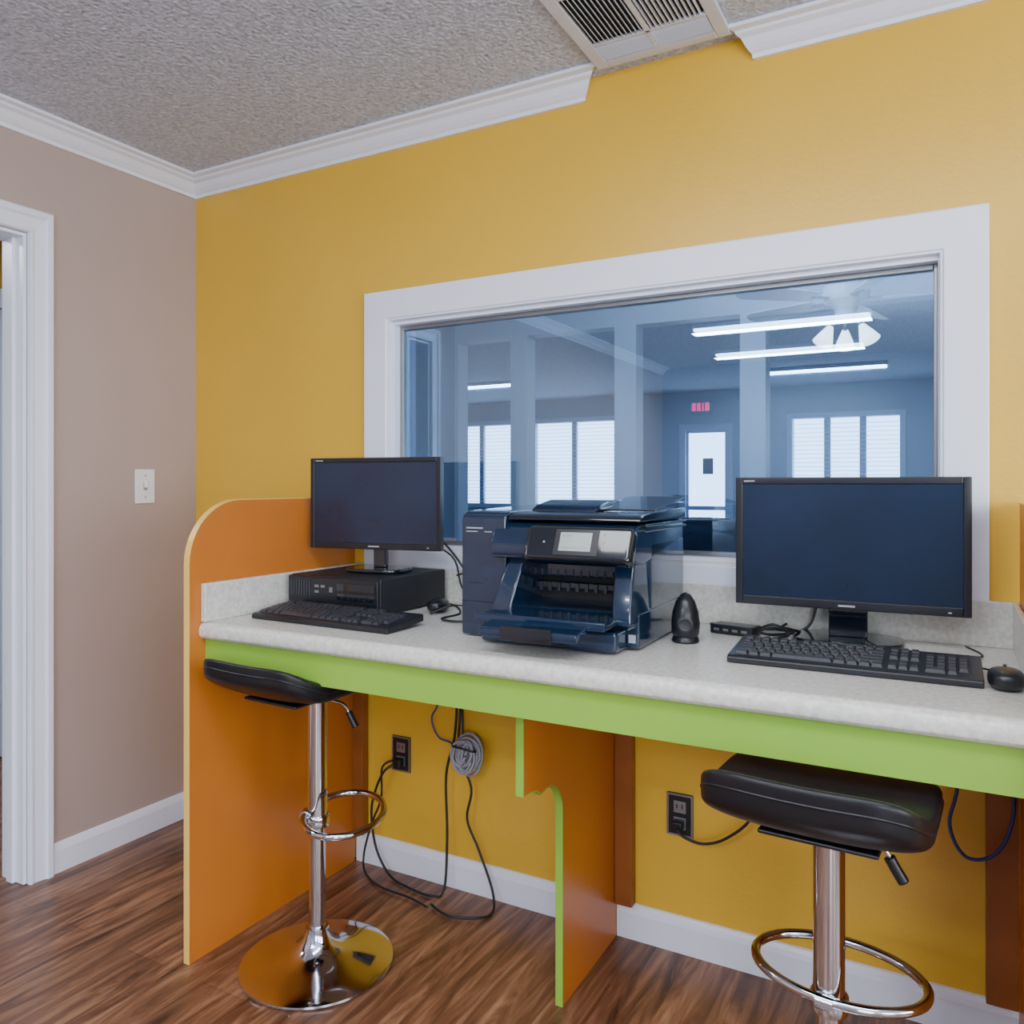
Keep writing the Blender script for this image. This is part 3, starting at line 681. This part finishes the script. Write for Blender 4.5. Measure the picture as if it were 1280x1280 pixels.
fn = empty('ceiling_fan', (2.145, 1.80, 0), (0, 0, math.radians(8)))  # solid fan standing in for a fan's reflection in the glass
lathe('canopy', [(0, 2.439), (0.065, 2.439), (0.060, 2.41), (0.03, 2.385), (0.012, 2.38), (0.012, 2.20), (0.05, 2.195), (0.095, 2.175), (0.105, 2.14), (0.095, 2.105), (0.06, 2.085), (0.045, 2.06), (0.05, 2.03), (0.03, 2.01), (0, 2.008)], 'fanwood', fn)
for i in range(5):
    a = empty('blade_arm_%d' % i, (0, 0, 2.115), (0, 0, math.radians(72*i))); a.parent = fn
    pts = [(0.15, -0.045), (0.50, -0.065), (0.54, -0.04), (0.55, 0.0), (0.54, 0.04), (0.50, 0.065), (0.15, 0.045)]
    prism('blade', pts, 'z', -0.003, 0.003, 'fanwood', a, rot=(math.radians(14), 0, 0))
    box('bracket', (0.09, -0.015, -0.006), (0.18, 0.015, 0.0), 'steel', a)
for i in range(3):
    a = math.radians(120*i-30)
    lathe('shade_%d' % i, [(0.014, 0.0), (0.020, -0.015), (0.034, -0.05), (0.046, -0.085), (0.044, -0.087), (0.0, -0.07)], 'bulb', fn, n=24, loc=(0.075*math.cos(a), 0.075*math.sin(a), 1.985), rot=(math.radians(28)*math.sin(a), -math.radians(28)*math.cos(a), 0))
    tube('lamp_arm_%d' % i, [(0.01*math.cos(a), 0.01*math.sin(a), 2.015), (0.05*math.cos(a), 0.05*math.sin(a), 2.01), (0.077*math.cos(a), 0.077*math.sin(a), 1.983)], 0.008, 'steel', fn)

oc = empty('office_chair', (1.72, 0.95, 0), (0, 0, math.radians(15)))
superbox('backrest', (0.48, 0.09, 0.56), 'leather', oc, loc=(0, -0.22, 0.87), n=3.5, cuts=8)
superbox('seat', (0.50, 0.48, 0.10), 'leather', oc, loc=(0, 0.02, 0.48), n=4, cuts=8)
box('spine', (-0.03, -0.29, 0.44), (0.03, -0.262, 0.80), 'black', oc, bevel=0.004)
lathe('gas_column', [(0, 0.08), (0.03, 0.08), (0.03, 0.43), (0, 0.43)], 'black', oc)
for i in range(5):
    a = 2*math.pi*i/5
    tube('leg_%d' % i, [(0.02*math.cos(a), 0.02*math.sin(a), 0.10), (0.16*math.cos(a), 0.16*math.sin(a), 0.085), (0.29*math.cos(a), 0.29*math.sin(a), 0.065)], 0.018, 'black', oc)
    lathe('caster_%d' % i, [(0, -0.02), (0.028, -0.02), (0.030, 0), (0.028, 0.02), (0, 0.02)], 'black', oc, n=20, loc=(0.29*math.cos(a), 0.29*math.sin(a), 0.031), rot=(math.radians(90), 0, a))

# ---------------------------------------------------------------- lights
def area(name, loc, rot, sx, sy, power, col):
    l = bpy.data.lights.new(name, 'AREA'); l.shape = 'RECTANGLE'; l.size = sx; l.size_y = sy; l.energy = power; l.color = col
    o = bpy.data.objects.new(name, l); COL.objects.link(o); o.location = loc; o.rotation_euler = rot
    return o
R = math.radians
area('window_light_right', (5.1, -2.5, 1.45), (0, R(104), 0), 1.3, 3.4, 40, (0.84, 0.92, 1.0))
area('window_light_front', (4.35, -5.5, 1.45), (R(103), 0, R(14)), 1.3, 1.3, 52, (0.84, 0.92, 1.0))
area('ceiling_tube_light', (1.50, -3.6, 2.37), (0, 0, 0), 1.2, 0.12, 34, (0.92, 0.96, 1.0))
area('ceiling_tube_light.001', (1.35, -4.8, 2.37), (0, 0, 0), 1.2, 0.12, 34, (0.92, 0.96, 1.0))
area('overhead_fill', (2.3, -1.70, 2.42), (R(6), 0, 0), 2.2, 0.5, 42, (0.95, 0.97, 1.0))  # added soft fill over the desk, no ceiling panel there
area('upward_fill', (2.4, -2.9, 1.75), (R(180), 0, 0), 1.8, 1.2, 42, (0.80, 0.89, 1.0))  # added fill aimed up to brighten the ceiling, no lamp there
area('hall_light', (-1.3, -1.5, 2.4), (0, 0, 0), 0.5, 0.5, 26, (0.92, 0.96, 1.0))
area('office_fill', (1.6, 0.9, 2.40), (R(28), 0, 0), 1.2, 0.5, 50, (0.88, 0.93, 1.0))  # added fill tilted at the partition to brighten its front
area('lobby_light', (1.43, 6.25, 2.37), (0, 0, 0), 1.2, 0.12, 26, (0.80, 0.90, 1.0))
area('lobby_light.001', (-2.2, 5.8, 2.37), (0, 0, 0), 1.2, 0.12, 26, (0.80, 0.90, 1.0))
area('lobby_fill', (4.5, 4.5, 2.37), (0, 0, 0), 1.0, 1.0, 22, (0.80, 0.90, 1.0))  # unseen fill added to brighten the lobby, no fixture above it

wd = bpy.data.worlds.new('daylight'); SC.world = wd; wd.use_nodes = True
bg = wd.node_tree.nodes['Background']; bg.inputs[0].default_value = (0.86, 0.93, 1.0, 1); bg.inputs[1].default_value = 8.0

# ---------------------------------------------------------------- camera
cd = bpy.data.cameras.new('camera'); cam = bpy.data.objects.new('camera', cd); COL.objects.link(cam)
cam.location = (2.576, -2.131, 1.268)
cam.rotation_euler = (R(90), 0, math.asin(0.4829))
cd.sensor_width = 36; cd.lens = 1001/1280*36; cd.shift_y = -0.0266; cd.clip_start = 0.05
SC.camera = cam
